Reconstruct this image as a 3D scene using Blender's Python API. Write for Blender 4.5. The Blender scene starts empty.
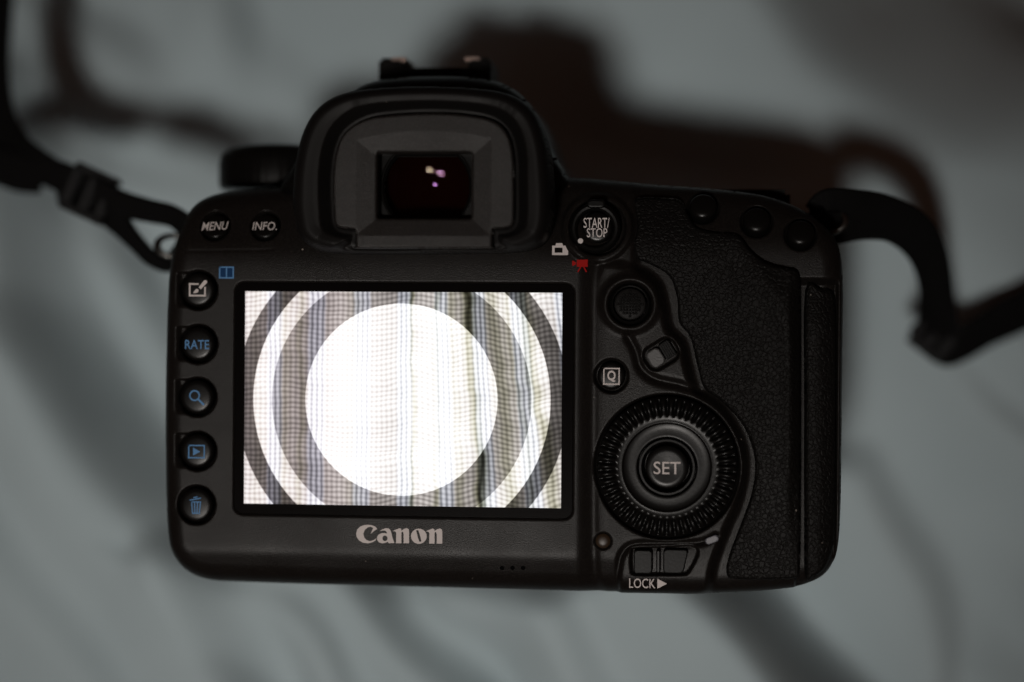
import bpy, bmesh, math
import numpy as np
from mathutils import Matrix, Vector

# ------------------------------------------------------------------ scene, view, light
scn = bpy.context.scene
COL = scn.collection
MM = 0.001
H = 0.118                       # height of the camera's back above the sheet (it stands on its lens)
DIST = 450.0                    # mm from the viewing lens to the camera's back
FOC = 70.0
FPX = FOC / 36.0 * 1024
ROT = (Matrix.Rotation(math.radians(5.5), 3, 'Y') @ Matrix.Rotation(math.radians(0.4), 3, 'Z'))
EYE = ROT @ Vector((0, 0, DIST))

cam_d = bpy.data.cameras.new('view_camera')
cam = bpy.data.objects.new('view_camera', cam_d)
COL.objects.link(cam)
cam.matrix_world = Matrix.Translation(EYE * MM + Vector((0, 0, H))) @ ROT.to_4x4()
cam_d.lens = FOC
cam_d.sensor_width = 36
cam_d.clip_start = 0.01
cam_d.clip_end = 50
cam_d.dof.use_dof = True
cam_d.dof.focus_distance = (DIST + 0.5) * MM
cam_d.dof.aperture_fstop = 2.9
cam_d.dof.aperture_blades = 0
scn.camera = cam

scn.view_settings.view_transform = 'Standard'
scn.view_settings.look = 'None'
scn.view_settings.exposure = 0
scn.view_settings.gamma = 1
scn.view_settings.use_curve_mapping = False

w = bpy.data.worlds.new('World')
scn.world = w
w.use_nodes = True
wb = w.node_tree.nodes['Background']
wb.inputs[0].default_value = (1.0, 0.44, 0.28, 1)      # dim warm room
wb.inputs[1].default_value = 0.031

ld = bpy.data.lights.new('desk_lamp', 'SPOT')
ld.energy = 252.0
ld.color = (1.0, 0.94, 0.88)
ld.spot_size = math.radians(10.7)
ld.spot_blend = 1.0
ld.shadow_soft_size = 0.215
lamp = bpy.data.objects.new('desk_lamp', ld)
COL.objects.link(lamp)
aim = Vector((-0.040, -0.042, 0.0))
lamp.location = aim + Vector((-0.09, -0.29, 1.0)).normalized() * 2.2
lamp.rotation_euler = (aim - lamp.location).to_track_quat('-Z', 'Y').to_euler()


# ------------------------------------------------------------------ measuring: where things stand, in mm on the camera's back
def q(u, v, z=0.0):
    d = ROT @ Vector(((u - 512) / FPX, (341 - v) / FPX, -1))
    t = (z - EYE.z) / d.z
    p = EYE + d * t
    return (p.x, p.y)


def qx(u, z=0.0, v=400):
    return q(u, v, z)[0]


def qy(v, z=0.0, u=512):
    return q(u, v, z)[1]


PXM = 0.2262                    # mm per photo pixel on the back


# ------------------------------------------------------------------ materials
def new_mat(name):
    m = bpy.data.materials.new(name)
    m.use_nodes = True
    nt = m.node_tree
    return m, nt, nt.nodes['Principled BSDF']


def simple(name, col, rough=0.5, metal=0.0, spec=0.5):
    m, nt, b = new_mat(name)
    b.inputs['Base Color'].default_value = (*col, 1)
    b.inputs['Roughness'].default_value = rough
    b.inputs['Metallic'].default_value = metal
    b.inputs['Specular IOR Level'].default_value = spec
    return m


def grainy(name, col, rough, scale, strength, dist=0.0001, spec=0.5, dust=0.0, spread=0.12, glint_col=None):
    """moulded plastic: fine grain in the relief, faint uneven gloss, a few specks of dust"""
    m, nt, b = new_mat(name)
    N, L = nt.nodes, nt.links
    tc = N.new('ShaderNodeTexCoord')
    n = N.new('ShaderNodeTexNoise')
    n.inputs['Scale'].default_value = scale
    n.inputs['Detail'].default_value = 3
    L.new(tc.outputs['Object'], n.inputs['Vector'])
    bp = N.new('ShaderNodeBump')
    bp.inputs['Strength'].default_value = strength
    bp.inputs['Distance'].default_value = dist
    L.new(n.outputs['Fac'], bp.inputs['Height'])
    L.new(bp.outputs['Normal'], b.inputs['Normal'])
    n2 = N.new('ShaderNodeTexNoise')
    n2.inputs['Scale'].default_value = 60
    n2.inputs['Detail'].default_value = 4
    L.new(tc.outputs['Object'], n2.inputs['Vector'])
    mr = N.new('ShaderNodeMapRange')
    mr.inputs['From Min'].default_value = 0.3
    mr.inputs['From Max'].default_value = 0.7
    mr.inputs['To Min'].default_value = rough - spread * 0.5
    mr.inputs['To Max'].default_value = rough + spread * 0.5
    L.new(n2.outputs['Fac'], mr.inputs['Value'])
    L.new(mr.outputs['Result'], b.inputs['Roughness'])
    b.inputs['Specular IOR Level'].default_value = spec
    b.inputs['Base Color'].default_value = (*col, 1)
    if dust > 0:
        add_dust(nt, b, tc, col, dust)
    if glint_col:
        # pale specks in the colour, painted in for glints off the grained plastic
        n3 = N.new('ShaderNodeTexNoise')
        n3.inputs['Scale'].default_value = 5200
        n3.inputs['Detail'].default_value = 1
        L.new(tc.outputs['Object'], n3.inputs['Vector'])
        m3 = N.new('ShaderNodeMapRange')
        m3.inputs['From Min'].default_value = 0.50
        m3.inputs['From Max'].default_value = 0.72
        L.new(n3.outputs['Fac'], m3.inputs['Value'])
        mx3 = N.new('ShaderNodeMix')
        mx3.data_type = 'RGBA'
        mx3.inputs['B'].default_value = (*glint_col, 1)
        L.new(m3.outputs['Result'], mx3.inputs['Factor'])
        if b.inputs['Base Color'].links:
            L.new(b.inputs['Base Color'].links[0].from_socket, mx3.inputs['A'])
        else:
            mx3.inputs['A'].default_value = (*col, 1)
        L.new(mx3.outputs['Result'], b.inputs['Base Color'])
    return m


def add_dust(nt, b, tc, col, amount):
    """sparse pale specks of dust"""
    N, L = nt.nodes, nt.links
    v = N.new('ShaderNodeTexVoronoi')
    v.inputs['Scale'].default_value = 330
    L.new(tc.outputs['Object'], v.inputs['Vector'])
    sp = N.new('ShaderNodeSeparateColor')
    L.new(v.outputs['Color'], sp.inputs[0])
    size = N.new('ShaderNodeMath')
    size.operation = 'MULTIPLY_ADD'
    size.inputs[1].default_value = 0.045
    size.inputs[2].default_value = 0.03
    L.new(sp.outputs[1], size.inputs[0])
    lt = N.new('ShaderNodeMath')
    lt.operation = 'LESS_THAN'
    L.new(v.outputs['Distance'], lt.inputs[0])
    L.new(size.outputs[0], lt.inputs[1])
    g2 = N.new('ShaderNodeMath')
    g2.operation = 'LESS_THAN'
    g2.inputs[1].default_value = amount
    L.new(sp.outputs[0], g2.inputs[0])
    mu = N.new('ShaderNodeMath')
    mu.operation = 'MULTIPLY'
    L.new(lt.outputs[0], mu.inputs[0])
    L.new(g2.outputs[0], mu.inputs[1])
    mx = N.new('ShaderNodeMix')
    mx.data_type = 'RGBA'
    mx.inputs['A'].default_value = (*col, 1)
    mx.inputs['B'].default_value = (0.22, 0.19, 0.165, 1)
    L.new(mu.outputs[0], mx.inputs['Factor'])
    L.new(mx.outputs['Result'], b.inputs['Base Color'])


def leather():
    m, nt, b = new_mat('grip_leather')
    N, L = nt.nodes, nt.links
    tc = N.new('ShaderNodeTexCoord')
    n0 = N.new('ShaderNodeTexNoise')
    n0.inputs['Scale'].default_value = 900
    L.new(tc.outputs['Object'], n0.inputs['Vector'])
    mixv = N.new('ShaderNodeMix')
    mixv.data_type = 'VECTOR'
    mixv.inputs['Factor'].default_value = 0.0011
    L.new(tc.outputs['Object'], mixv.inputs['A'])
    L.new(n0.outputs['Color'], mixv.inputs['B'])
    v = N.new('ShaderNodeTexVoronoi')
    v.feature = 'DISTANCE_TO_EDGE'
    v.inputs['Scale'].default_value = 900
    L.new(mixv.outputs['Result'], v.inputs['Vector'])
    mr = N.new('ShaderNodeMapRange')
    mr.interpolation_type = 'SMOOTHSTEP'
    mr.inputs['From Max'].default_value = 0.22
    L.new(v.outputs['Distance'], mr.inputs['Value'])
    n = N.new('ShaderNodeTexNoise')
    n.inputs['Scale'].default_value = 4200
    L.new(tc.outputs['Object'], n.inputs['Vector'])
    ad = N.new('ShaderNodeMath')
    ad.operation = 'MULTIPLY_ADD'
    ad.inputs[1].default_value = 0.5
    L.new(n.outputs['Fac'], ad.inputs[0])
    L.new(mr.outputs['Result'], ad.inputs[2])
    bp = N.new('ShaderNodeBump')
    bp.inputs['Strength'].default_value = 0.7
    bp.inputs['Distance'].default_value = 0.00014
    L.new(ad.outputs[0], bp.inputs['Height'])
    L.new(bp.outputs['Normal'], b.inputs['Normal'])
    add_dust(nt, b, tc, (0.0042, 0.0038, 0.0035), 0.12)
    b.inputs['Roughness'].default_value = 0.47
    b.inputs['Specular IOR Level'].default_value = 0.085
    return m


class X:
    """tiny arithmetic on shader sockets"""
    nt = None

    def __init__(s, v):
        s.v = v

    @staticmethod
    def op(o, *a):
        n = X.nt.nodes.new('ShaderNodeMath')
        n.operation = o
        for i, k in enumerate(a):
            k = k.v if isinstance(k, X) else k
            if isinstance(k, (int, float)):
                n.inputs[i].default_value = k
            else:
                X.nt.links.new(k, n.inputs[i])
        return X(n.outputs[0])

    def __add__(s, o): return X.op('ADD', s, o)
    def __radd__(s, o): return X.op('ADD', o, s)
    def __sub__(s, o): return X.op('SUBTRACT', s, o)
    def __rsub__(s, o): return X.op('SUBTRACT', o, s)
    def __mul__(s, o): return X.op('MULTIPLY', s, o)
    def __rmul__(s, o): return X.op('MULTIPLY', o, s)
    def __truediv__(s, o): return X.op('DIVIDE', s, o)


def xsin(a): return X.op('SINE', a)
def xgauss(a, w): return X.op('EXPONENT', (a / w) * (a / w) * -1.0)


def xstep(a, b, x):
    n = X.nt.nodes.new('ShaderNodeMapRange')
    n.interpolation_type = 'SMOOTHSTEP'
    n.inputs['From Min'].default_value = a
    n.inputs['From Max'].default_value = b
    X.nt.links.new(x.v, n.inputs['Value'])
    return X(n.outputs['Result'])


def display_mat():
    """the lit picture on the screen: checked curtain under a round spot of light and rings"""
    m = bpy.data.materials.new('lit_display')
    m.use_nodes = True
    nt = m.node_tree
    nt.nodes.clear()
    X.nt = nt
    out = nt.nodes.new('ShaderNodeOutputMaterial')
    uv = nt.nodes.new('ShaderNodeUVMap')
    sp = nt.nodes.new('ShaderNodeSeparateXYZ')
    nt.links.new(uv.outputs[0], sp.inputs[0])
    x = X(sp.outputs[0]) * 318.0
    y = (1.0 - X(sp.outputs[1])) * 214.5
    no = nt.nodes.new('ShaderNodeTexNoise')
    no.noise_dimensions = '2D'
    no.inputs['Scale'].default_value = 7
    no.inputs['Detail'].default_value = 2
    nt.links.new(uv.outputs[0], no.inputs['Vector'])
    nz = X(no.outputs['Fac']) - 0.5
    # cloth slants more towards the right
    lean = xstep(130, 318, x) * (y - 107.0) * 0.10
    cx = x - lean + nz * 3.0
    cy = y + nz * 5.0 + xsin(cx * 0.085) * 3.5 * xstep(90, 240, x) + xsin(cx * 0.043) * 2.0
    W = 2 * math.pi / 5.1
    sx = xsin(cx * W + xsin(cx * 0.05) * 1.2) * 0.5 + 0.5
    sy = xsin(cy * W + nz * 3.0) * 0.5 + 0.5
    band = xsin(cx * 0.15 - 3.38 + xsin(cx * 0.031) * 0.5) * 0.5 + 0.5     # stripes of blue-grey threads between brown ones
    band2 = xstep(0.55, 0.85, band)
    tone = (1.0 - sx * (0.42 + band2 * 0.28)) * (1.0 - sy * (0.52 - band2 * 0.16)) * (0.90 + band2 * 0.18)
    lum = tone * (1.0 + nz * 0.9) * (0.95 + 0.30 * xsin(x * 0.072 + 0.3))

    def fold(x0, lean_, w, a):
        return 1.0 - xgauss(x - x0 - (y - 107.0) * lean_ + nz * 9.0 + xsin(y * 0.035 + x0) * 1.6, w) * a
    f = fold(170, 0.01, 2.4, 0.72) * fold(194, -0.005, 3.4, 0.5) * fold(231, 0.085, 5.6, 0.95) \
        * fold(57, 0.0, 3.5, 0.32) * fold(12, 0.0, 6.0, 0.15) * fold(294, 0.16, 7.0, 0.62) \
        * fold(259, 0.11, 8.0, 0.50) * fold(110, 0.0, 8.0, 0.22) * fold(213, 0.05, 5.0, 0.42) * fold(276, 0.14, 4.0, 0.35) * fold(40, 0.0, 7.0, 0.25)
    rx = x - 158.0
    ry = y - 108.0
    r = X.op('SQRT', rx * rx + ry * ry)
    circ = xstep(96.9, 95.6, r)
    circ = 1.0 - xstep(95.6, 96.9, r)
    ring = xstep(129.6, 131.0, r) * (1.0 - xstep(148.2, 149.6, r))
    dark = xstep(148.2, 149.6, r) * (1.0 - xstep(166, 167.6, r))
    outer = xstep(166, 167.6, r)
    f = f + (1.0 - f) * circ * 0.35
    lum = lum * f
    expo = 0.94 + circ * 5.6 + ring * 3.1 - dark * 0.70 + outer * 1.7
    lum = lum * expo
    # colour casts: pinkish left, blue stripes, yellow-green in the folds
    pink = 1.0 - xstep(60, 175, x)
    fy = 1.0 - f
    R = lum * (1.0 + pink * 0.05 - band2 * 0.09 + fy * 0.08)
    G = lum * (0.90 - pink * 0.03 + band2 * 0.03 + fy * 0.13)
    B = lum * (0.85 + band2 * 0.20 - fy * 0.22)
    R, G, B = [1.0 - X.op('EXPONENT', c * -1.0) for c in (R, G, B)]        # the picture's own highlight roll-off
    cc = nt.nodes.new('ShaderNodeCombineColor')
    for i, k in enumerate((R, G, B)):
        nt.links.new(k.v, cc.inputs[i])
    em = nt.nodes.new('ShaderNodeEmission')
    nt.links.new(cc.outputs[0], em.inputs[0])
    em.inputs[1].default_value = 1.08
    gl = nt.nodes.new('ShaderNodeBsdfGlossy')
    gl.inputs['Color'].default_value = (0.03, 0.03, 0.03, 1)
    gl.inputs['Roughness'].default_value = 0.08
    ad = nt.nodes.new('ShaderNodeAddShader')
    nt.links.new(em.outputs[0], ad.inputs[0])
    nt.links.new(gl.outputs[0], ad.inputs[1])
    nt.links.new(ad.outputs[0], out.inputs[0])
    return m


def lens_mat(name, tint, fac, back=None):
    """coated glass: coloured mirror reflection over clear or dark glass"""
    m = bpy.data.materials.new(name)
    m.use_nodes = True
    nt = m.node_tree
    nt.nodes.clear()
    out = nt.nodes.new('ShaderNodeOutputMaterial')
    gl = nt.nodes.new('ShaderNodeBsdfGlossy')
    gl.inputs['Color'].default_value = (*tint, 1)
    gl.inputs['Roughness'].default_value = 0.015
    if back is None:
        bk = nt.nodes.new('ShaderNodeBsdfTransparent')
    else:
        bk = nt.nodes.new('ShaderNodeBsdfDiffuse')
        bk.inputs[0].default_value = (*back, 1)
    mx = nt.nodes.new('ShaderNodeMixShader')
    mx.inputs[0].default_value = fac
    nt.links.new(bk.outputs[0], mx.inputs[1])
    nt.links.new(gl.outputs[0], mx.inputs[2])
    nt.links.new(mx.outputs[0], out.inputs[0])
    return m


def sheet_mat():
    m, nt, b = new_mat('grey_blue_cotton')
    N, L = nt.nodes, nt.links
    tc = N.new('ShaderNodeTexCoord')
    n = N.new('ShaderNodeTexNoise')
    n.inputs['Scale'].default_value = 16
    n.inputs['Detail'].default_value = 5
    L.new(tc.outputs['Object'], n.inputs['Vector'])
    cr = N.new('ShaderNodeMix')
    cr.data_type = 'RGBA'
    cr.inputs['A'].default_value = (0.270, 0.334, 0.358, 1)
    cr.inputs['B'].default_value = (0.368, 0.438, 0.464, 1)
    L.new(n.outputs['Fac'], cr.inputs['Factor'])
    L.new(cr.outputs['Result'], b.inputs['Base Color'])
    b.inputs['Roughness'].default_value = 0.9
    b.inputs['Specular IOR Level'].default_value = 0.1
    b.inputs['Sheen Weight'].default_value = 0.1
    wv = N.new('ShaderNodeTexNoise')
    wv.inputs['Scale'].default_value = 1400
    L.new(tc.outputs['Object'], wv.inputs['Vector'])
    bp = N.new('ShaderNodeBump')
    bp.inputs['Strength'].default_value = 0.4
    bp.inputs['Distance'].default_value = 0.0003
    L.new(wv.outputs['Fac'], bp.inputs['Height'])
    L.new(bp.outputs['Normal'], b.inputs['Normal'])
    return m


def webbing_mat():
    m, nt, b = new_mat('black_webbing')
    N, L = nt.nodes, nt.links
    uv = N.new('ShaderNodeUVMap')
    wv = N.new('ShaderNodeTexWave')
    wv.inputs['Scale'].default_value = 9
    wv.inputs['Distortion'].default_value = 1.0
    L.new(uv.outputs[0], wv.inputs['Vector'])
    bp = N.new('ShaderNodeBump')
    bp.inputs['Strength'].default_value = 0.5
    bp.inputs['Distance'].default_value = 0.0003
    L.new(wv.outputs['Fac'], bp.inputs['Height'])
    L.new(bp.outputs['Normal'], b.inputs['Normal'])
    b.inputs['Base Color'].default_value = (0.0034, 0.0033, 0.0034, 1)
    b.inputs['Roughness'].default_value = 0.8
    b.inputs['Specular IOR Level'].default_value = 0.08
    return m


BLK = (0.0048, 0.0040, 0.0036)
M = {
    'shell': grainy('black_grained_plastic', BLK, 0.36, 4000, 0.7, 0.00008, 0.12, dust=0.12, glint_col=(0.016, 0.0138, 0.0125)),
    'plain': grainy('black_smooth_plastic', (0.003, 0.0028, 0.0026), 0.34, 1800, 0.12, 0.0001, 0.08),
    'button': grainy('black_satin_button', (0.003, 0.0028, 0.0026), 0.29, 1500, 0.08, 0.0001, 0.135),
    'rubber': grainy('black_eyecup_rubber', (0.0055, 0.005, 0.0048), 0.48, 2200, 0.10, 0.0001, 0.10, dust=0.08),
    'plate': grainy('speckled_plastic', (0.008, 0.007, 0.0065), 0.38, 4600, 0.9, 0.00011, 0.20, glint_col=(0.032, 0.029, 0.027)),
    'leather': leather(),
    'white': grainy('white_print', (0.50, 0.455, 0.44), 0.7, 1500, 0.1, spec=0.1),
    'silver': grainy('silver_print', (0.50, 0.455, 0.44), 0.6, 2500, 0.3, spec=0.1),
    'blue': grainy('blue_print', (0.085, 0.20, 0.38), 0.7, 1500, 0.1, spec=0.1),
    'deepblue': grainy('deep_blue_print', (0.004, 0.028, 0.085), 0.7, 1500, 0.1, spec=0.1),
    'red': grainy('red_print', (0.26, 0.004, 0.003), 0.7, 1500, 0.1, spec=0.1),
    'bezel': simple('black_screen_glass', (0.0015, 0.0015, 0.0016), 0.10, 0, 0.3),
    'display': display_mat(),
    'hole': simple('dark_hole', (0.0005, 0.0005, 0.0005), 0.9, 0, 0.05),
    'metal': simple('shoe_metal', (0.26, 0.20, 0.175), 0.32, 1.0),
    'steel': simple('lug_steel', (0.10, 0.10, 0.095), 0.35, 1.0),
    'led': simple('access_lamp_lens', (0.022, 0.013, 0.007), 0.4, 0, 0.3),
    'sensor': simple('milky_sensor_window', (0.085, 0.085, 0.10), 0.4, 0, 0.4),
    'slider': grainy('grey_slider', (0.035, 0.035, 0.035), 0.5, 2600, 0.6, 0.0001),
    'web': webbing_mat(),
    'buckle': grainy('black_buckle_plastic', (0.004, 0.004, 0.0045), 0.5, 1200, 0.2, spec=0.12),
    'sheet': sheet_mat(),
    'glass1': lens_mat('coated_glass', (0.95, 0.50, 0.85), 0.0035),
    'glass2': lens_mat('coated_inner_glass', (1.0, 0.80, 0.55), 0.004),
    'glass3': lens_mat('dark_prism_glass', (0.75, 0.35, 1.0), 0.004, (0.0045, 0.0008, 0.0004)),  # dull red base colour stands in for a warm reflection in the glass
}


# ------------------------------------------------------------------ mesh helpers (all in mm; objects are children of an Empty scaled in metres)
def link(name, me, mat, parent=None, smooth=True):
    if mat is not None:
        me.materials.append(M[mat])
    if smooth:
        me.polygons.foreach_set('use_smooth', [True] * len(me.polygons))
    me.update()
    o = bpy.data.objects.new(name, me)
    COL.objects.link(o)
    if parent is not None:
        o.parent = parent
    return o


def mesh(name, verts, faces, mat, parent=None, smooth=True, sharp=None):
    me = bpy.data.meshes.new(name)
    v = np.asarray(verts, float) * MM
    me.from_pydata(v.tolist(), [], [list(map(int, f)) for f in faces])
    if smooth and sharp:
        bm = bmesh.new()
        bm.from_mesh(me)
        bmesh.ops.recalc_face_normals(bm, faces=bm.faces)
        for e in bm.edges:
            if len(e.link_faces) == 2 and e.calc_face_angle(0) > math.radians(sharp):
                e.smooth = False
        bm.to_mesh(me)
        bm.free()
    return link(name, me, mat, parent, smooth)


def empty(name, loc=(0, 0, 0), parent=None):
    o = bpy.data.objects.new(name, None)
    o.empty_display_size = 0.02
    COL.objects.link(o)
    o.location = loc
    if parent:
        o.parent = parent
    return o


def spline(pts, n=8, closed=True):
    """Catmull-Rom through the points"""
    p = np.asarray(pts, float)
    out = []
    N = len(p)
    rng = range(N if closed else N - 1)
    for i in rng:
        if closed:
            a, b, c, d = p[(i - 1) % N], p[i], p[(i + 1) % N], p[(i + 2) % N]
        else:
            a, b, c, d = p[max(i - 1, 0)], p[i], p[i + 1], p[min(i + 2, N - 1)]
        for k in range(n):
            t = k / n
            out.append(0.5 * ((2 * b) + (c - a) * t + (2 * a - 5 * b + 4 * c - d) * t * t + (3 * b - a - 3 * c + d) * t ** 3))
    if not closed:
        out.append(p[-1])
    return np.array(out)


def rrect(cx, cy, w_, h_, r, n=6):
    out = []
    for sx, sy, a0 in ((1, 1, 0), (-1, 1, 90), (-1, -1, 180), (1, -1, 270)):
        for k in range(n + 1):
            a = math.radians(a0 + 90 * k / n)
            out.append((cx + sx * (w_ / 2 - r) + r * math.cos(a), cy + sy * (h_ / 2 - r) + r * math.sin(a)))
    return np.array(out)


def sdf(poly, Xg, Yg):
    """signed distance to a closed polygon, negative inside"""
    p = np.asarray(poly, float)
    d2 = np.full(Xg.shape, 1e18)
    ins = np.zeros(Xg.shape, bool)
    for i in range(len(p)):
        a = p[i - 1]
        b = p[i]
        ex, ey = b - a
        L2 = ex * ex + ey * ey
        if L2 < 1e-12:
            continue
        wx = Xg - a[0]
        wy = Yg - a[1]
        t = np.clip((wx * ex + wy * ey) / L2, 0, 1)
        dx = wx - ex * t
        dy = wy - ey * t
        np.minimum(d2, dx * dx + dy * dy, out=d2)
        c = (a[1] > Yg) != (b[1] > Yg)
        if ey != 0:
            ins ^= c & (Xg < a[0] + (Yg - a[1]) * ex / ey)
    d = np.sqrt(d2)
    return np.where(ins, -d, d)


def pdist(line, Xg, Yg):
    p = np.asarray(line, float)
    d2 = np.full(Xg.shape, 1e18)
    for a, b in zip(p[:-1], p[1:]):
        ex, ey = b - a
        t = np.clip(((Xg - a[0]) * ex + (Yg - a[1]) * ey) / (ex * ex + ey * ey), 0, 1)
        d2 = np.minimum(d2, (Xg - a[0] - ex * t) ** 2 + (Yg - a[1] - ey * t) ** 2)
    return np.sqrt(d2)


def ss(a, b, x):
    t = np.clip((x - a) / (b - a), 0, 1)
    return t * t * (3 - 2 * t)


def softplus(x, k):
    return k * np.logaddexp(0, x / k)


def rdrop(s, r):
    """quarter-round edge: how far the surface has dropped at distance s inside the rim"""
    t = np.clip(1 - s / r, 0, 1)
    return r * (1 - np.sqrt(np.maximum(0, 1 - t * t)))


def relief(name, poly, zf, step, skirt, mat, parent, holes=()):
    """a moulded shell: surface z = zf(x, y, d) over an outline, with side walls down to skirt"""
    p = np.asarray(poly, float)
    x0, y0 = p.min(0) - 2 * step
    x1, y1 = p.max(0) + 2 * step
    xs = np.arange(x0, x1 + step, step)
    ys = np.arange(y0, y1 + step, step)
    Xg, Yg = np.meshgrid(xs, ys)
    d = sdf(p, Xg, Yg)
    for h in holes:
        d = np.maximum(d, -sdf(h, Xg, Yg))
    gy, gx = np.gradient(d, step)
    gl = np.maximum(np.hypot(gx, gy), 0.3)
    near = np.abs(d) < 0.72 * step
    Xg = np.where(near, Xg - d * gx / gl, Xg)
    Yg = np.where(near, Yg - d * gy / gl, Yg)
    keep = d < 0.72 * step
    d = np.where(near, 0, d)
    Z = zf(Xg, Yg, d)
    idx = np.full(d.shape, -1)
    cell = keep[:-1, :-1] & keep[1:, :-1] & keep[:-1, 1:] & keep[1:, 1:]
    used = np.zeros(d.shape, bool)
    used[:-1, :-1] |= cell
    used[1:, :-1] |= cell
    used[:-1, 1:] |= cell
    used[1:, 1:] |= cell
    idx[used] = np.arange(used.sum())
    V = np.c_[Xg[used], Yg[used], Z[used]]
    A, B, C_, D_ = idx[:-1, :-1][cell], idx[:-1, 1:][cell], idx[1:, 1:][cell], idx[1:, :-1][cell]
    Fc = np.c_[A, B, C_, D_]
    # open edges -> side wall
    ed = np.concatenate([Fc[:, [0, 1]], Fc[:, [1, 2]], Fc[:, [2, 3]], Fc[:, [3, 0]]])
    n = len(V)
    key = np.minimum(ed[:, 0], ed[:, 1]).astype(np.int64) * n + np.maximum(ed[:, 0], ed[:, 1])
    _, inv, cnt = np.unique(key, return_inverse=True, return_counts=True)
    be = ed[cnt[inv] == 1]
    bv = np.unique(be)
    low = np.full(n, -1)
    low[bv] = n + np.arange(len(bv))
    V2 = V[bv].copy()
    V2[:, 2] = skirt
    W = np.c_[be[:, 1], be[:, 0], low[be[:, 0]], low[be[:, 1]]]
    V = np.concatenate([V, V2]) * MM
    Fc = np.concatenate([Fc, W])
    me = bpy.data.meshes.new(name)
    me.vertices.add(len(V))
    me.vertices.foreach_set('co', V.ravel())
    me.loops.add(len(Fc) * 4)
    me.loops.foreach_set('vertex_index', Fc.ravel().astype(np.int32))
    me.polygons.add(len(Fc))
    me.polygons.foreach_set('loop_start', (np.arange(len(Fc)) * 4).astype(np.int32))
    me.update(calc_edges=True)
    me.validate()
    return link(name, me, mat, parent)


def lathe(name, prof, c, mat, parent, seg=56, zoff=0.0, tilt=None, mod=None, sharp=35):
    """profile (r, z) turned about the axis through c; mod(angle, k) may change the z of profile point k"""
    V, Fc = [], []
    for i in range(seg):
        a = 2 * math.pi * i / seg
        for k, (r, z) in enumerate(prof):
            dr, dz = (mod(a, k) if mod else (0, 0))
            V.append(((r + dr) * math.cos(a), (r + dr) * math.sin(a), z + dz))
    P = len(prof)
    for i in range(seg):
        j = (i + 1) % seg
        for k in range(P - 1):
            Fc.append((i * P + k, j * P + k, j * P + k + 1, i * P + k + 1))
    if prof[-1][0] > 1e-6:
        pass
    else:
        n0 = len(V)
    V = np.array(V)
    if tilt is not None:
        V = V @ np.array(tilt.to_3x3()).T
    V = V + np.array([c[0], c[1], zoff])
    me = bpy.data.meshes.new(name)
    me.from_pydata((V * MM).tolist(), [], Fc)
    bm = bmesh.new()
    bm.from_mesh(me)
    bmesh.ops.remove_doubles(bm, verts=bm.verts, dist=1e-6)
    bmesh.ops.recalc_face_normals(bm, faces=bm.faces)
    if sharp:
        for e in bm.edges:
            if len(e.link_faces) == 2 and e.calc_face_angle(0) > math.radians(sharp):
                e.smooth = False
    bm.to_mesh(me)
    bm.free()
    return link(name, me, mat, parent)


def prism(name, poly, z0, z1, mat, parent, bev=0.0, nb=2, tilt=None):
    """extruded outline with a bevelled top edge"""
    p = np.asarray(poly, float)
    if np.sum(p[:, 0] * np.roll(p[:, 1], -1) - np.roll(p[:, 0], -1) * p[:, 1]) < 0:
        p = p[::-1]
    c = p.mean(0)
    half = (p.max(0) - p.min(0)) / 2
    rings = [(z0, 0.0), (z1 - bev, 0.0)]
    if bev > 0:
        for k in range(1, nb + 2):
            a = math.pi / 2 * k / (nb + 1)
            rings.append((z1 - bev * (1 - math.sin(a)), bev * (1 - math.cos(a))))
    V, Fc = [], []
    n = len(p)
    for z, ins in rings:
        for x, y in c + (p - c) * (1 - ins / half):
            V.append((x, y, z))
    for i in range(len(rings) - 1):
        for k in range(n):
            j = (k + 1) % n
            Fc.append((i * n + k, i * n + j, (i + 1) * n + j, (i + 1) * n + k))
    Fc.append(tuple((len(rings) - 1) * n + k for k in range(n)))
    Fc.append(tuple(reversed(range(n))))
    o = mesh(name, V, Fc, mat, parent, smooth=True, sharp=18)
    for f in o.data.polygons:
        if len(f.vertices) > 4:
            f.use_smooth = False
    return o


def box(name, c, size, mat, parent, bev=0.4, rz=0.0):
    me = bpy.data.meshes.new(name)
    bm = bmesh.new()
    bmesh.ops.create_cube(bm, size=1)
    bmesh.ops.scale(bm, vec=Vector(size) * MM, verts=bm.verts)
    if bev > 0:
        bmesh.ops.bevel(bm, geom=list(bm.edges), offset=bev * MM, segments=2, affect='EDGES')
    bmesh.ops.rotate(bm, cent=(0, 0, 0), matrix=Matrix.Rotation(rz, 3, 'Z'), verts=bm.verts)
    bmesh.ops.translate(bm, vec=Vector(c) * MM, verts=bm.verts)
    bm.to_mesh(me)
    bm.free()
    return link(name, me, mat, parent, smooth=False)


# ---- flat print: lettering and pictograms
def fill2d(polys):
    """filled 2-D shapes (even-odd holes) -> verts, faces"""
    cu = bpy.data.curves.new('tmp', 'CURVE')
    cu.dimensions = '2D'
    cu.fill_mode = 'BOTH'
    for p in polys:
        s = cu.splines.new('POLY')
        s.points.add(len(p) - 1)
        for k, (x, y) in enumerate(p):
            s.points[k].co = (x, y, 0, 1)
        s.use_cyclic_u = True
    o = bpy.data.objects.new('tmp', cu)
    me = bpy.data.meshes.new_from_object(o)
    v = [tuple(a.co) for a in me.vertices]
    f = [tuple(p.vertices) for p in me.polygons]
    bpy.data.objects.remove(o)
    bpy.data.curves.remove(cu)
    bpy.data.meshes.remove(me)
    return v, f


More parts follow.
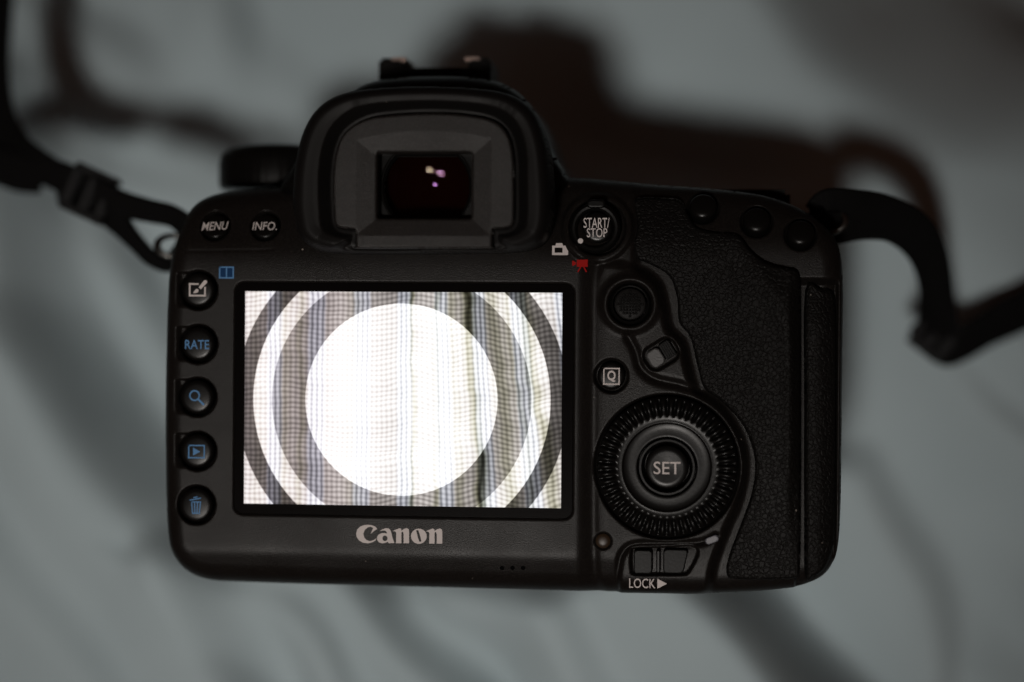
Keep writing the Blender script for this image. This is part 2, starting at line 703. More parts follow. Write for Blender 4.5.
def text2d(s, height, width=None, bold=0.0, spacing=1.0, line=1.0):
    cu = bpy.data.curves.new('tmp', 'FONT')
    cu.body = s
    cu.size = 10
    cu.offset = bold
    cu.space_character = spacing
    cu.space_line = line
    cu.align_x = 'CENTER'
    cu.resolution_u = 4
    o = bpy.data.objects.new('tmp', cu)
    me = bpy.data.meshes.new_from_object(o)
    v = np.array([tuple(a.co) for a in me.vertices])
    f = [tuple(p.vertices) for p in me.polygons]
    bpy.data.objects.remove(o)
    bpy.data.curves.remove(cu)
    bpy.data.meshes.remove(me)
    lo, hi = v.min(0), v.max(0)
    v = v - (lo + hi) / 2
    k = height / (hi[1] - lo[1])
    kx = width / (hi[0] - lo[0]) if width else k
    v[:, 0] *= kx
    v[:, 1] *= k
    return v.tolist(), f


def strokes(lines, wd):
    V, Fc = [], []
    for ln in lines:
        p = np.asarray(ln, float)
        for a, b in zip(p[:-1], p[1:]):
            t = (b - a) / np.linalg.norm(b - a)
            nrm = np.array([-t[1], t[0]]) * wd * 0.43
            a2, b2 = a - t * wd * 0.48, b + t * wd * 0.48
            k = len(V)
            z = 0.002 * (k % 3)
            V += [(*(a2 + nrm), z), (*(a2 - nrm), z), (*(b2 - nrm), z), (*(b2 + nrm), z)]
            Fc.append((k, k + 1, k + 2, k + 3))
    return V, Fc


def merge(*parts):
    V, Fc = [], []
    for i, (v, f) in enumerate(parts):
        k = len(V)
        V += [(a[0], a[1], (a[2] if len(a) > 2 else 0) + 0.003 * i) for a in v]
        Fc += [tuple(j + k for j in g) for g in f]
    return V, Fc


def printed(name, vf, c, z, mat, parent, tilt=None, shear=0.0, rot=0.0):
    v = np.array([(a[0], a[1], a[2] if len(a) > 2 else 0) for a in vf[0]], float)
    v[:, 0] += shear * v[:, 1]
    if rot:
        cr, sr = math.cos(rot), math.sin(rot)
        v[:, :2] = v[:, :2] @ np.array([[cr, sr], [-sr, cr]])
    if tilt is not None:
        v = v @ np.array(tilt.to_3x3()).T
    v = v + np.array([c[0], c[1], z])
    return mesh(name, v, vf[1], mat, parent, smooth=False)


def circle(cx, cy, r, n=28, ry=None):
    ry = ry or r
    return [(cx + r * math.cos(2 * math.pi * k / n), cy + ry * math.sin(2 * math.pi * k / n)) for k in range(n)]


def ribbon(name, pts, mat, parent, n=10, thick=1.3):
    """flat strap: pts = (x, y, z, width, side vector) in mm"""
    P = spline([p[:3] for p in pts], n, False)
    Wd = spline([(p[3],) for p in pts], n, False)[:, 0]
    Sv = spline([p[4] for p in pts], n, False)
    V, Fc, UV = [], [], []
    L = 0
    for i in range(len(P)):
        t = P[min(i + 1, len(P) - 1)] - P[max(i - 1, 0)]
        if i:
            L += np.linalg.norm(P[i] - P[i - 1])
        t /= np.linalg.norm(t)
        s = Sv[i] - t * np.dot(Sv[i], t)
        s /= np.linalg.norm(s)
        nn = np.cross(t, s)
        hw, ht = Wd[i] / 2, thick / 2
        ring = [(-hw, -ht * .6), (-hw, ht * .6), (-hw * .94, ht), (hw * .94, ht), (hw, ht * .6), (hw, -ht * .6), (hw * .94, -ht), (-hw * .94, -ht)]
        for a, b in ring:
            V.append(P[i] + s * a + nn * b)
            UV.append((L / 10, a / 10))
    m = 8
    for i in range(len(P) - 1):
        for k in range(m):
            j = (k + 1) % m
            Fc.append((i * m + k, i * m + j, (i + 1) * m + j, (i + 1) * m + k))
    Fc.append(tuple(range(m)))
    Fc.append(tuple((len(P) - 1) * m + k for k in reversed(range(m))))
    o = mesh(name, V, Fc, mat, parent, smooth=True, sharp=50)
    uvl = o.data.uv_layers.new(name='UVMap')
    for lp in o.data.loops:
        uvl.data[lp.index].uv = UV[lp.vertex_index]
    return o


# ------------------------------------------------------------------ the sheet
def wpt(u, v, z):
    x, y = q(u, v, z)
    return np.array([x, y, z])


SZ = -H / MM
LENS_C = np.array(q(428, 372, 0))
FOLDS = [   # course of the crest (photo position on the sheet), height, steep side, gentle side, in mm
    ([(300, 500), (368, 597), (450, 690), (530, 780)], 30, 20, 28),
    ([(480, 540), (548, 610), (592, 690), (640, 780)], 14, 15, 24),
    ([(600, 500), (690, 597), (772, 686), (870, 790)], 48, 25, 42),
    ([(-5, 120), (18, 250), (48, 370), (112, 470), (165, 550), (230, 680)], 27, 25, 36),
    ([(-80, 430), (0, 530), (75, 630), (150, 730)], 11, 17, 30),
    ([(620, -160), (715, -30), (800, 50), (900, 160), (990, 300)], 16, 44, 40),
    ([(850, 480), (905, 570), (925, 640), (930, 760)], 9, 13, 20),
    ([(190, 560), (310, 620), (345, 700), (350, 800)], 7, 12, 16),
    ([(900, -120), (965, 10), (1040, 200), (1090, 420)], 10, 40, 24),
    ([(150, -60), (230, 60), (330, 150)], 4, 18, 18),
    ([(-330, 200), (-250, 420), (-100, 800)], 14, 26, 30),
    ([(1250, -200), (1300, 300), (1250, 800)], 14, 28, 30),
    ([(-200, -300), (300, -240), (900, -330)], 12, 30, 30),
    ([(-200, 950), (400, 930), (1100, 980)], 12, 30, 30),
]


rng = np.random.default_rng(11)
WRINKLES = []
for k in range(34):                     # smaller creases, mostly running the same way as the big folds
    WRINKLES.append((rng.uniform(-210, 210), rng.uniform(-160, 160), math.radians(rng.normal(-52, 22)), rng.uniform(50, 120),
                     rng.uniform(5, 12.0), rng.uniform(10, 19), rng.uniform(12, 24)))


def sdist(line, Xg, Yg):
    """distance to a course, positive on its left"""
    d2 = np.full(Xg.shape, 1e18)
    sg = np.ones(Xg.shape)
    for a, b in zip(line[:-1], line[1:]):
        ex, ey = b - a
        t = np.clip(((Xg - a[0]) * ex + (Yg - a[1]) * ey) / (ex * ex + ey * ey), 0, 1)
        dx, dy = Xg - a[0] - ex * t, Yg - a[1] - ey * t
        n2 = dx * dx + dy * dy
        m = n2 < d2
        d2 = np.where(m, n2, d2)
        sg = np.where(m, np.sign(ex * dy - ey * dx), sg)
    return np.sqrt(d2) * sg


def sheet_z(Xg, Yg):
    z = np.zeros_like(Xg)
    z += 2.2 * np.sin(Xg / 41 + Yg / 67 + 0.6) + 1.6 * np.sin(Yg / 37 - Xg / 90 + 2.0) + 0.5 * np.sin(Xg / 13 + Yg / 17)
    z += 2.6 * np.sin((Xg * 0.8 + Yg * 0.6) / 14 + 1.5 * np.sin(Yg / 40)) * (0.5 + 0.5 * np.sin(Xg / 57 + 1.0)) + 1.8 * np.sin((Xg * 0.5 - Yg) / 19 + 1.2 * np.sin(Xg / 31)) * (0.5 + 0.5 * np.sin(Yg / 47))
    wob = 1.6 * np.sin(Xg / 19 + Yg / 23) + 0.9 * np.sin(Xg / 9 - Yg / 14)
    for line, h, ws, wg in FOLDS:
        p = spline([q(u, v, SZ) for u, v in line], 5, False)
        dd = sdist(p, Xg, Yg) + wob
        z += h * np.where(dd > 0, 1 - ss(0, ws, dd), np.exp(-(dd / wg) ** 2))
    fall = spline([q(u, v, SZ) for u, v in ((520, -260), (650, -80), (742, 15), (815, 95), (940, 165), (1080, 200), (1250, 240))], 5, False)
    z -= 125 * ss(0, 98, sdist(fall, Xg, Yg) + wob)  # made-up drop of the sheet, shaped to darken its top-right corner
    for (x0, y0, a, L, h, ws, wg) in WRINKLES:
        t = np.linspace(-L / 2, L / 2, 6)
        p = np.c_[x0 + t * math.cos(a) + 0.0016 * t * t, y0 + t * math.sin(a) + 0.0022 * t * t]
        dd = sdist(p, Xg, Yg) + wob * 0.7
        al = ((Xg - x0) * math.cos(a) + (Yg - y0) * math.sin(a)) / (L * 0.42)
        z += h * np.where(dd > 0, 1 - ss(0, ws, dd), np.exp(-(dd / wg) ** 2)) * np.exp(-al * al)
    r = np.hypot(Xg - LENS_C[0], Yg - LENS_C[1])
    return SZ + (z - 1.0) * ss(38, 70, r)


gx = np.concatenate([np.arange(-900, -240, 15), np.arange(-240, 240, 2.0), np.arange(240, 901, 15)])
gy = np.concatenate([np.arange(-800, -190, 15), np.arange(-190, 190, 2.0), np.arange(190, 801, 15)])
GX, GY = np.meshgrid(gx, gy)
GZ = sheet_z(GX, GY)
nx, ny = len(gx), len(gy)
ii = np.arange((ny - 1) * nx).reshape(ny - 1, nx)[:, :-1].ravel()
sheet = mesh('bed_sheet', np.c_[GX.ravel(), GY.ravel(), GZ.ravel() - SZ], np.c_[ii, ii + 1, ii + nx + 1, ii + nx].tolist(), 'sheet')
sheet['kind'] = 'structure'
sheet['label'] = 'rumpled pale grey-blue cotton bed sheet under the camera'

# ------------------------------------------------------------------ the camera
CAM = empty('digital_camera', (0, 0, H))
CAM['label'] = 'black digital SLR camera standing on its lens with its rear screen lit'
CAM['category'] = 'camera'

OUT = [(171, 300), (174, 262), (181, 232), (190, 208), (207, 195), (235, 189), (300, 184), (400, 178), (500, 174), (575, 176), (650, 182), (715, 187),
       (765, 194), (800, 207), (824, 224), (838, 243), (843, 275), (843, 340), (842, 430), (841, 505), (838, 548), (830, 571), (812, 584), (780, 590),
       (720, 594), (640, 593), (560, 591), (450, 588), (330, 585), (240, 582), (210, 580), (190, 572), (177, 556), (171, 530), (169, 470), (169, 380)]
OUTP = spline([q(u, v, -7) for u, v in OUT], 5)

PLAT = [(606, 262), (640, 268), (660, 283), (667, 308), (671, 328), (684, 342), (690, 366), (698, 388), (722, 406), (742, 438), (747, 470), (740, 505),
        (729, 530), (716, 565), (706, 600), (660, 602), (612, 602), (600, 596), (594, 560), (592, 480), (592, 400), (592, 300), (597, 270)]
PLATP = spline([q(u, v, -1) for u, v in PLAT], 4)
LEATH = [(637, 196), (665, 196), (681, 199), (688, 213), (697, 226), (715, 231), (738, 234), (751, 250), (766, 262), (786, 268), (799, 272), (801, 300),
         (801, 400), (801, 500), (800, 570), (796, 579), (770, 581), (735, 580), (727, 576), (728, 560), (741, 525), (752, 493), (755, 460), (744, 427),
         (722, 402), (704, 388), (697, 364), (690, 337), (679, 322), (677, 298), (669, 276), (650, 264), (637, 258), (633, 245), (637, 225), (633, 204)]
LEATHP = spline([q(u, v, -1) for u, v in LEATH], 4)
DOOR = [(806, 290), (822, 288), (835, 292), (837, 320), (837, 420), (836, 520), (834, 550), (826, 570), (815, 578), (806, 578), (805, 520), (805, 400)]
DOORP = spline([q(u, v, -2) for u, v in DOOR], 4)

BTN_L = [(198, 290), (198, 344), (197, 397), (197, 451), (196, 505)]
Y249, Y553 = qy(250, 0, 250), qy(553, -1, 350)
DIALC = np.array(q(667, 467, 0))
JOYC = np.array(q(630, 304, 0))
SSC = np.array(q(597, 227, -1))
QC = np.array(q(611, 376, 0))
MENUC, INFOC = np.array(q(215, 226, -2)), np.array(q(265, 226, -2))
TOPB = [(703, 207), (757, 221), (801, 234)]


def ztop(Xg, Yg):
    """the back leans away towards the top plate"""
    xr = ss(qx(560), qx(640), Xg)
    y0 = Y249 * (1 - xr) + qy(240, 0, 700) * xr
    return -0.42 * softplus(Yg - y0, 1.8)


def well(z, Xg, Yg, c, r, depth, edge=0.5):
    rr = np.hypot(Xg - c[0], Yg - c[1])
    return z - depth * (1 - ss(r - edge / 2, r + edge / 2, rr))


def zbody(Xg, Yg, d):
    xL, xR = qx(576), qx(600)
    t = ss(xL, xR, Xg)
    z = -1.9 * t
    # control plateau round joystick, dial and lock
    dp = sdf(PLATP, Xg, Yg)
    low = -0.9
    z = np.where(Xg > xL, z + (low - z) * (1 - ss(-1.6, 1.0, dp)) * ss(xL, xR + 2, Xg), z)
    # trench between the plate and the control plateau at the right of the screen
    # bottom edge faces down
    z -= 0.36 * softplus(Y553 - Yg, 0.55) * (1 - 0.75 * ss(qx(612), qx(622), Xg))
    z += ztop(Xg, Yg)
    # faint moulding line under MENU / INFO
    ln = pdist([q(184, 251), q(262, 250), q(272, 249)], Xg, Yg)
    z -= 0.09 * np.exp(-(ln / 0.3) ** 2)
    # thumb side lies lower
    z -= 1.5 * ss(qx(628), qx(640), Xg) * ss(2, -0.5, -dp)
    z -= 2.6 * ss(qx(796), qx(800), Xg) * ss(qy(275), qy(284), Yg) * ss(qy(590), qy(582), Yg) * ss(qx(841), qx(836), Xg)
    # scoops left of the five buttons
    for (u, v) in BTN_L[:4]:
        c = np.array(q(u, v))
        yy = Yg - c[1]
        a = ss(4.15, 3.75, yy) * ss(-4.2, -2.0, yy)
        xx = Xg - c[0]
        z -= a * np.clip((1.2 - xx) * 0.34, 0, 1.5) * ss(1.8, 0.0, xx) * ss(-5.6, -4.0, xx)
    for (u, v) in BTN_L:
        c = q(u, v)
        z = well(z, Xg, Yg, c, 4.35, 2.6, 0.7)
    for c in (MENUC, INFOC):
        z = well(z, Xg, Yg, c, 3.35, 2.0, 0.6)
    z = well(z, Xg, Yg, QC, 3.75, 2.0, 0.6)
    # screen recess
    ds = sdf(SCRP, Xg, Yg)
    z -= 0.9 * (1 - ss(-0.1, 0.45, ds))
    # dial recess with a soft rim
    rr = np.hypot(Xg - DIALC[0], Yg - DIALC[1])
    z = np.where(rr < 19, z - 2.2 * (1 - ss(15.9, 16.6, rr)), z)
    # joystick boss
    rj = np.hypot(Xg - JOYC[0], Yg - JOYC[1])
    z += 1.1 * np.exp(-((rj - 5.6) / 1.1) ** 2)
    z = np.where(rj < 5.5, z - 2.0 * (1 - ss(4.4, 5.2, rj)), z)
    # plateau edge left of the AF switch
    g = pdist(spline([q(u, v) for u, v in ((628, 336), (636, 352), (641, 368), (655, 379), (680, 385), (700, 392))], 5, False), Xg, Yg)
    z -= 0.9 * np.exp(-(g / 0.9) ** 2)
    # switch slot
    dsw = sdf(SWP, Xg, Yg)
    z -= 1.6 * (1 - ss(-0.1, 0.5, dsw))
    # groove over the lock panel, lock slot
    g = pdist(spline([q(u, v) for u, v in ((616, 596), (618, 570), (622, 554), (634, 545), (665, 544), (700, 543), (716, 536))], 5, False), Xg, Yg)
    z -= 0.9 * np.exp(-(g / 0.7) ** 2)
    dl = sdf(LOCKP, Xg, Yg)
    z -= 1.5 * (1 - ss(-0.1, 0.5, dl))
    # boss of the live-view switch
    rs = np.hypot(Xg - SSC[0], Yg - SSC[1])
    z += 1.0 * (1 - ss(7.4, 8.6, rs))
    z = np.where(rs < 7.6, z - 2.0 * (1 - ss(6.1, 6.6, rs)), z)
    for (u, v) in TOPB:
        z = well(z, Xg, Yg, q(u, v, -2), 3.55, 1.6, 0.7)
    # seat of the three thumb buttons
    # small well of the access lamp
    z = well(z, Xg, Yg, q(603, 541, -1), 1.9, 0.7, 0.4)
    return z - rdrop(-d, 5.0)


SCR_C = ((qx(402.5)), (q(402, 399.8)[1]))
SCRP = rrect(SCR_C[0], SCR_C[1], 338.5 * PXM * 1.012, 232.5 * PXM * 1.005, 2.0)
SWC = np.array(q(661, 354, -1))
ang = math.radians(32)


def rot2(pts, c, a):
    ca, sa = math.cos(a), math.sin(a)
    return np.array([(c[0] + x * ca - y * sa, c[1] + x * sa + y * ca) for x, y in pts])


SWP = rot2(rrect(0, 0, 33 * PXM, 23 * PXM, 1.9), SWC, ang)
LOCKP = spline([q(u, v, -1) for u, v in ((632, 553), (636, 549), (665, 548), (690, 547), (697, 550), (696, 557), (689, 570), (683, 574), (660, 574), (636, 574), (632, 570))], 3)

shell = relief('body_shell', OUTP, zbody, 0.25, -58, 'shell', CAM)

# front half of the body and the hand grip, seen only from the side
fr = prism('front_cover', spline([(x * 0.985, y * 0.985) for x, y in OUTP[::5]], 3), -66, -57.5, 'plain', CAM)
prism('hand_grip', spline([q(u, v, 0) for u, v in ((760, 205), (820, 225), (838, 260), (838, 420), (835, 540), (815, 575), (770, 582), (740, 560), (730, 420), (735, 250))], 4), -84, -65.5, 'leather', CAM)


# ---- leather grip and card door
def zleather(Xg, Yg, d):
    z = -2.15 + 0 * Xg
    base = ztop(Xg, Yg)
    # thumb rest: swells towards its right edge
    xr = qx(790)
    sw = ss(qx(690), xr, Xg) * ss(qy(590), qy(420), Yg) * ss(qy(225), qy(300), Yg)
    z = z + base + 2.4 * sw - 2.2 * ss(qx(787), qx(803), Xg) * sw
    # soft diagonal crease under the buttons
    g = pdist(spline([q(u, v) for u, v in ((735, 240), (762, 275), (784, 315), (792, 380), (793, 470))], 5, False), Xg, Yg)
    z += 0.6 * np.exp(-(g / 2.2) ** 2)
    z -= 0.36 * 0.25 * softplus(Y553 - Yg, 0.55)
    return z - rdrop(-d, 0.8)


grip = relief('thumb_grip', LEATHP, zleather, 0.3, -6, 'leather', CAM)
grip['label'] = 'pebbled black leatherette thumb rest'


def zdoor(Xg, Yg, d):
    return -2.6 - 1.9 * ss(qx(812), qx(842), Xg) ** 1.5 - 1.5 * ss(qy(540), qy(585), Yg) - 1.2 * ss(qy(330), qy(285), Yg) - rdrop(-d, 1.2)


door = relief('card_door', DOORP, zdoor, 0.3, -9, 'leather', CAM)
seam = spline([q(u, v, -2) for u, v in ((803, 276), (803.4, 350), (803.2, 450), (802.6, 540), (802, 582))], 6, False)

# ---- screen
glass = prism('screen_glass', SCRP * 1.0, -2.2, -0.42, 'bezel', CAM, bev=0.04, nb=1)
x0, y1 = q(245, 291.2)
x1, _ = q(562.3, 292.9)
_, y0 = q(402, 506)
dv = np.array([(x0, y0, -0.38), (x1, y0, -0.38), (x1, y1, -0.38), (x0, y1, -0.38)])
disp = mesh('display', dv, [(0, 1, 2, 3)], 'display', glass, smooth=False)
disp['label'] = 'lit display showing a white round light with rings on a checked curtain'
ul = disp.data.uv_layers.new(name='UVMap')
for k, t in enumerate(((0, 0), (1, 0), (1, 1), (0, 1))):
    ul.data[k].uv = t

# ---- maker's lettering under the screen
C_ = [(318, 118), (290, 137), (262, 161), (271, 138), (284, 111), (262, 100), (236, 106), (212, 126), (199, 160), (207, 192), (226, 213), (252, 223),
      (283, 216), (312, 198), (304, 216), (280, 232), (238, 242), (196, 236), (162, 216), (142, 186), (138, 158), (148, 122), (174, 98), (208, 86), (240, 83),
      (272, 87), (300, 98)]
A_ = [(338, 137), (362, 122), (390, 112), (415, 114), (429, 126), (438, 150), (447, 190), (464, 239), (416, 241), (408, 228), (388, 238), (358, 242), (332, 233), (317, 212),
      (316, 190), (328, 168), (352, 156), (380, 154), (402, 158), (398, 143), (386, 133), (366, 132)]
AH = circle(384, 199, 22, 18, 24)
N_ = [(449, 136), (478, 124), (508, 112), (522, 118), (524, 134), (546, 118), (570, 112), (586, 121), (590, 145), (590, 241), (543, 241), (543, 160), (537, 142), (526, 144),
      (524, 160), (524, 241), (478, 241), (480, 152), (471, 139)]
O_ = circle(673, 181, 67, 30, 65)
OH = [(650, 130), (668, 128), (682, 170), (695, 224), (678, 230), (664, 190)]


def lg(p):
    return [(q(340 + x / 8.533, 515 + y / 8.533)) for x, y in p]


cn = merge(fill2d([lg(C_)]), fill2d([lg(A_), lg(AH)]), fill2d([lg(N_)]), fill2d([lg(O_), lg(OH)]), fill2d([lg([(x + 283, y + 3) for x, y in N_])]))
printed('lettering', cn, (0, 0), 0.03, 'silver', shell)

# ---- round buttons
def dome(r, h, top=0.25):
    """button profile: skirt, rounded shoulder, nearly flat top"""
    return [(r, -3.0), (r, h - 0.9), (r * 0.985, h - 0.55), (r * 0.93, h - 0.25), (r * 0.84, h - 0.07), (r * 0.70, h), (r * 0.35, h + top * 0.3), (0, h + top * 0.35)]


P = PXM


def button(c, r, h, mat='button', tilt=None, z=0.0, top=0.25, name='button'):
    return lathe(name, dome(r, h, top), c, mat, CAM, zoff=z, tilt=tilt)


TILT = Matrix.Rotation(-math.atan(0.42), 4, 'X')
for c, s, wd in ((MENUC, 'MENU', 26), (INFOC, 'INFO.', 25)):
    zc = float(ztop(np.array(c[0]), np.array(c[1])))
    b = button(c, 3.05, 0.15, tilt=TILT, z=zc)
    printed('lettering', text2d(s, 9.2 * P, wd * P, 0.02), c, zc + 0.32, 'white', b, tilt=TILT, shear=0.16 if s == 'MENU' else 0.06, rot=math.radians(3 if s == 'MENU' else 0))

btl = []
for (u, v) in BTN_L:
    btl.append(button(q(u, v), 3.9, 0.35))
ZB = 0.47


def pc(c, pts):
    """pixels about a pictogram's middle -> mm"""
    return [((x - c[0]) * P, -(y - c[1]) * P) for x, y in pts]


# picture-style brush
c = (198, 290)
k = 13.64
Z5 = lambda pts: [((x / k + 175 - c[0]) * P, -(y / k + 262 - c[1]) * P) for x, y in pts]
brush = merge(strokes([Z5([(318, 300), (204, 300), (204, 460), (420, 460), (420, 350)])], 1.9 * P),
              fill2d([Z5([(405, 250), (430, 244), (450, 262), (445, 285), (360, 372), (330, 345)])]),
              fill2d([Z5([(318, 368), (332, 385), (318, 415), (285, 425), (252, 424), (275, 390), (295, 368)])]))
printed('brush_symbol', brush, q(*c), ZB, 'white', btl[0])
printed('lettering', text2d('RATE', 9.2 * P, 25 * P, 0.07), q(197.6, 344.5), ZB, 'blue', btl[1])
c = (197, 397)
mg = merge(fill2d([[(x * P, y * P) for x, y in circle(-2, 1.5, 5.6)], [(x * P, y * P) for x, y in circle(-2, 1.5, 4.1)]]),
           strokes([[(2.2 * P, -2.6 * P), (7.0 * P, -7.2 * P)]], 2.3 * P))
printed('magnifier_symbol', mg, q(*c), ZB, 'blue', btl[2])
pl = merge(strokes([[(a * P, b_ * P) for a, b_ in ((-8, 6.2), (8, 6.2), (8, -6.2), (-8, -6.2), (-8, 6.2))]], 1.5 * P), ([(-3.6 * P, 4 * P), (-3.6 * P, -4 * P), (4 * P, 0)], [(0, 1, 2)]))
printed('playback_symbol', pl, q(197, 451.5), ZB, 'blue', btl[3])
tr = merge(strokes([[(a * P, b_ * P) for a, b_ in ((-4.6, 3.8), (-3.5, -7.8), (3.5, -7.8), (4.6, 3.8), (-4.6, 3.8))]], 1.3 * P),
           strokes([[(-1.5 * P, 3 * P), (-1.1 * P, -7.2 * P)], [(1.5 * P, 3 * P), (1.1 * P, -7.2 * P)]], 1.3 * P),
           strokes([[(-6 * P, 5.6 * P), (4.5 * P, 7.6 * P)], [(-2 * P, 8.2 * P), (1 * P, 8.8 * P)]], 1.3 * P))
printed('bin_symbol', tr, q(196.5, 505.5), ZB, 'blue', btl[4])
# two-pane compare symbol printed on the body
cmp_ = strokes([[(a * P, b_ * P) for a, b_ in ((-7, 5.4), (7, 5.4), (7, -5.4), (-7, -5.4), (-7, 5.4))], [(0, 5 * P), (0, -5 * P)]], 1.5 * P)
printed('compare_symbol', cmp_, q(226.5, 272.5), 0.04, 'blue', shell)
printed('compare_fill', ([(-7 * P, 5.4 * P), (-7 * P, -5.4 * P), (7 * P, -5.4 * P), (7 * P, 5.4 * P)], [(0, 1, 2, 3)]), q(226.5, 272.5), 0.025, 'deepblue', shell)

# ---- Q button
qb = button(QC, 3.15, 0.1, z=-0.9)
qs = merge(strokes([[(a * P, b_ * P) for a, b_ in ((-7.6, 7.8), (7.6, 7.8), (7.6, -7.8), (-7.6, -7.8), (-7.6, 7.8))]], 1.5 * P), text2d('Q', 11.5 * P, 8.2 * P, 0.25))
printed('lettering', qs, q(611.5, 376.3, -0.8), -0.66, 'white', qb)

# ---- three thumb buttons
for (u, v) in TOPB:
    c = q(u, v, -2)
    zc = float(ztop(np.array(c[0]), np.array(c[1]))) - 2.6
    lathe('thumb_button', [(3.15, -2.5), (3.15, 0.3), (3.08, 0.75), (2.75, 1.2), (2.1, 1.5), (1.1, 1.7), (0, 1.75)], c, 'button', CAM, zoff=zc - (0.8 if u > 740 else 0.3), tilt=TILT)

# ---- live-view switch with START/STOP button
ztS = float(ztop(np.array(SSC[0]), np.array(SSC[1]))) - 2.0
ring = lathe('live_view_switch', [(5.9, -1.5), (5.85, 0.8), (5.6, 1.35), (5.1, 1.65), (4.6, 1.6), (4.2, 1.2), (4.0, 0.4), (3.95, -1.5)], SSC + np.array([-0.5, -0.2]), 'plain', CAM, zoff=ztS + 0.6)
nub = prism('switch_nub', rrect(SSC[0] - 0.3, SSC[1] + 5.3, 4.2, 2.0, 0.9), ztS + 0.4, ztS + 2.7, 'plain', ring, bev=0.5)
lathe('index_dot', [(0.62, 0), (0.55, 0.08), (0, 0.1)], q(580, 240.5, 0), 'white', ring, seg=20, zoff=ztS + 2.22)
sb = button(SSC, 3.6, 0.7, z=ztS + 0.4)
v1 = text2d('START/', 10.2 * P, 26 * P, 0.05)
v2 = text2d('STOP', 9.2 * P, 20.5 * P, 0.05)
st = merge(([(a[0], a[1] + 4.9 * P) for a in v1[0]], v1[1]), ([(a[0] + 0.6 * P, a[1] - 5.0 * P) for a in v2[0]], v2[1]))
printed('lettering', st, q(596, 227.2, -0.5), ztS + 1.25, 'white', sb)


# still camera pictogram (white) and movie pictogram (red)
def zsurf(u, v):
    c = q(u, v)
    return float(zbody(np.array([[c[0]]]), np.array([[c[1]]]), np.array([[-20.0]]))[0, 0])


ic = fill2d([[(x * P, y * P) for x, y in ((-8, 3.5), (-5, 3.5), (-4, 6), (2, 6), (3, 3.5), (8, 3.5), (8, -6), (-8, -6))],
             [(x * P, y * P) for x, y in ((-5.5, 1.5), (2.4, 1.5), (2.4, -3.6), (-5.5, -3.6))]])
printed('still_symbol', ic, q(560, 249, 0), zsurf(560, 249) + 0.12, 'silver', shell, tilt=Matrix.Rotation(-math.atan(0.12), 4, 'X'))
mv = merge(fill2d([[(x * P, y * P) for x, y in ((-3.5, 4), (7.5, 4.3), (7.5, -3), (-3.5, -3))]]),
           fill2d([[(x * P, y * P) for x, y in ((-8, 3), (-6.6, 3), (-4.2, 1), (-4.2, -0.2), (-6.6, -2), (-8, -2))]]),
           strokes([[(0.5 * P, -3 * P), (-2 * P, -7.5 * P)], [(3.5 * P, -3 * P), (6 * P, -7.5 * P)]], 1.5 * P))
printed('movie_symbol', mv, q(580.5, 264, -1), zsurf(580, 264) + 0.25, 'red', shell)

# ---- joystick
lathe('joystick_collar', [(4.6, -2.4), (4.55, -1.3), (4.2, -0.9), (3.9, -1.0), (3.7, -2.4)], JOYC, 'plain', CAM, zoff=-0.2)
joy = lathe('joystick', [(3.6, -2.4), (3.6, -0.4), (3.45, -0.05), (3.1, 0.1), (0, 0.1)], JOYC, 'rubber', CAM, zoff=-0.3)
V, Fc = [], []
for i in range(-4, 5):
    for j in range(-4, 5):
        x, y = i * 0.68, j * 0.68
        if math.hypot(x, y) > 2.75:
            continue
        k0 = len(V)
        e = 0.30
        V += [(x - e, y - e, 0), (x + e, y - e, 0), (x + e, y + e, 0), (x - e, y + e, 0), (x - .1, y - .1, .28), (x + .1, y - .1, .28), (x + .1, y + .1, .28), (x - .1, y + .1, .28)]
        Fc += [(k0, k0 + 1, k0 + 5, k0 + 4), (k0 + 1, k0 + 2, k0 + 6, k0 + 5), (k0 + 2, k0 + 3, k0 + 7, k0 + 6), (k0 + 3, k0, k0 + 4, k0 + 7), (k0 + 4, k0 + 5, k0 + 6, k0 + 7)]
V = np.array(V) + np.array([JOYC[0], JOYC[1], -0.2])
mesh('waffle_studs', V, Fc, 'rubber', joy, smooth=False)

# ---- AF area switch: smooth grey half, ribbed dark half
prism('area_switch', rot2(rrect(-1.45, -0.1, 3.4, 4.1, 1.1), SWC, ang), -2.4, -0.75, 'slider', CAM, bev=0.4)
sw2 = prism('area_switch_grip', rot2(rrect(1.75, 0.1, 2.7, 4.0, 0.4), SWC, ang), -2.4, -1.2, 'plain', CAM, bev=0.2)
for k in range(5):
    prism('rib', rot2(rrect(0.8 + 0.48 * k, 0.1, 0.22, 3.4, 0.1, 3), SWC, ang), -1.25, -0.75, 'button', sw2, bev=0.06)

# ---- quick control dial
NR = 50


def knurl(a, k):
    if 4 <= k <= 9:
        s = 0.5 + 0.5 * math.cos(a * NR)
        g = -((1 - s) ** 2.2) * (1.25 if 5 <= k <= 8 else 0.5)
        return ((1 - s) * (-0.28) if k <= 5 else 0.0, g)
    return (0, 0)


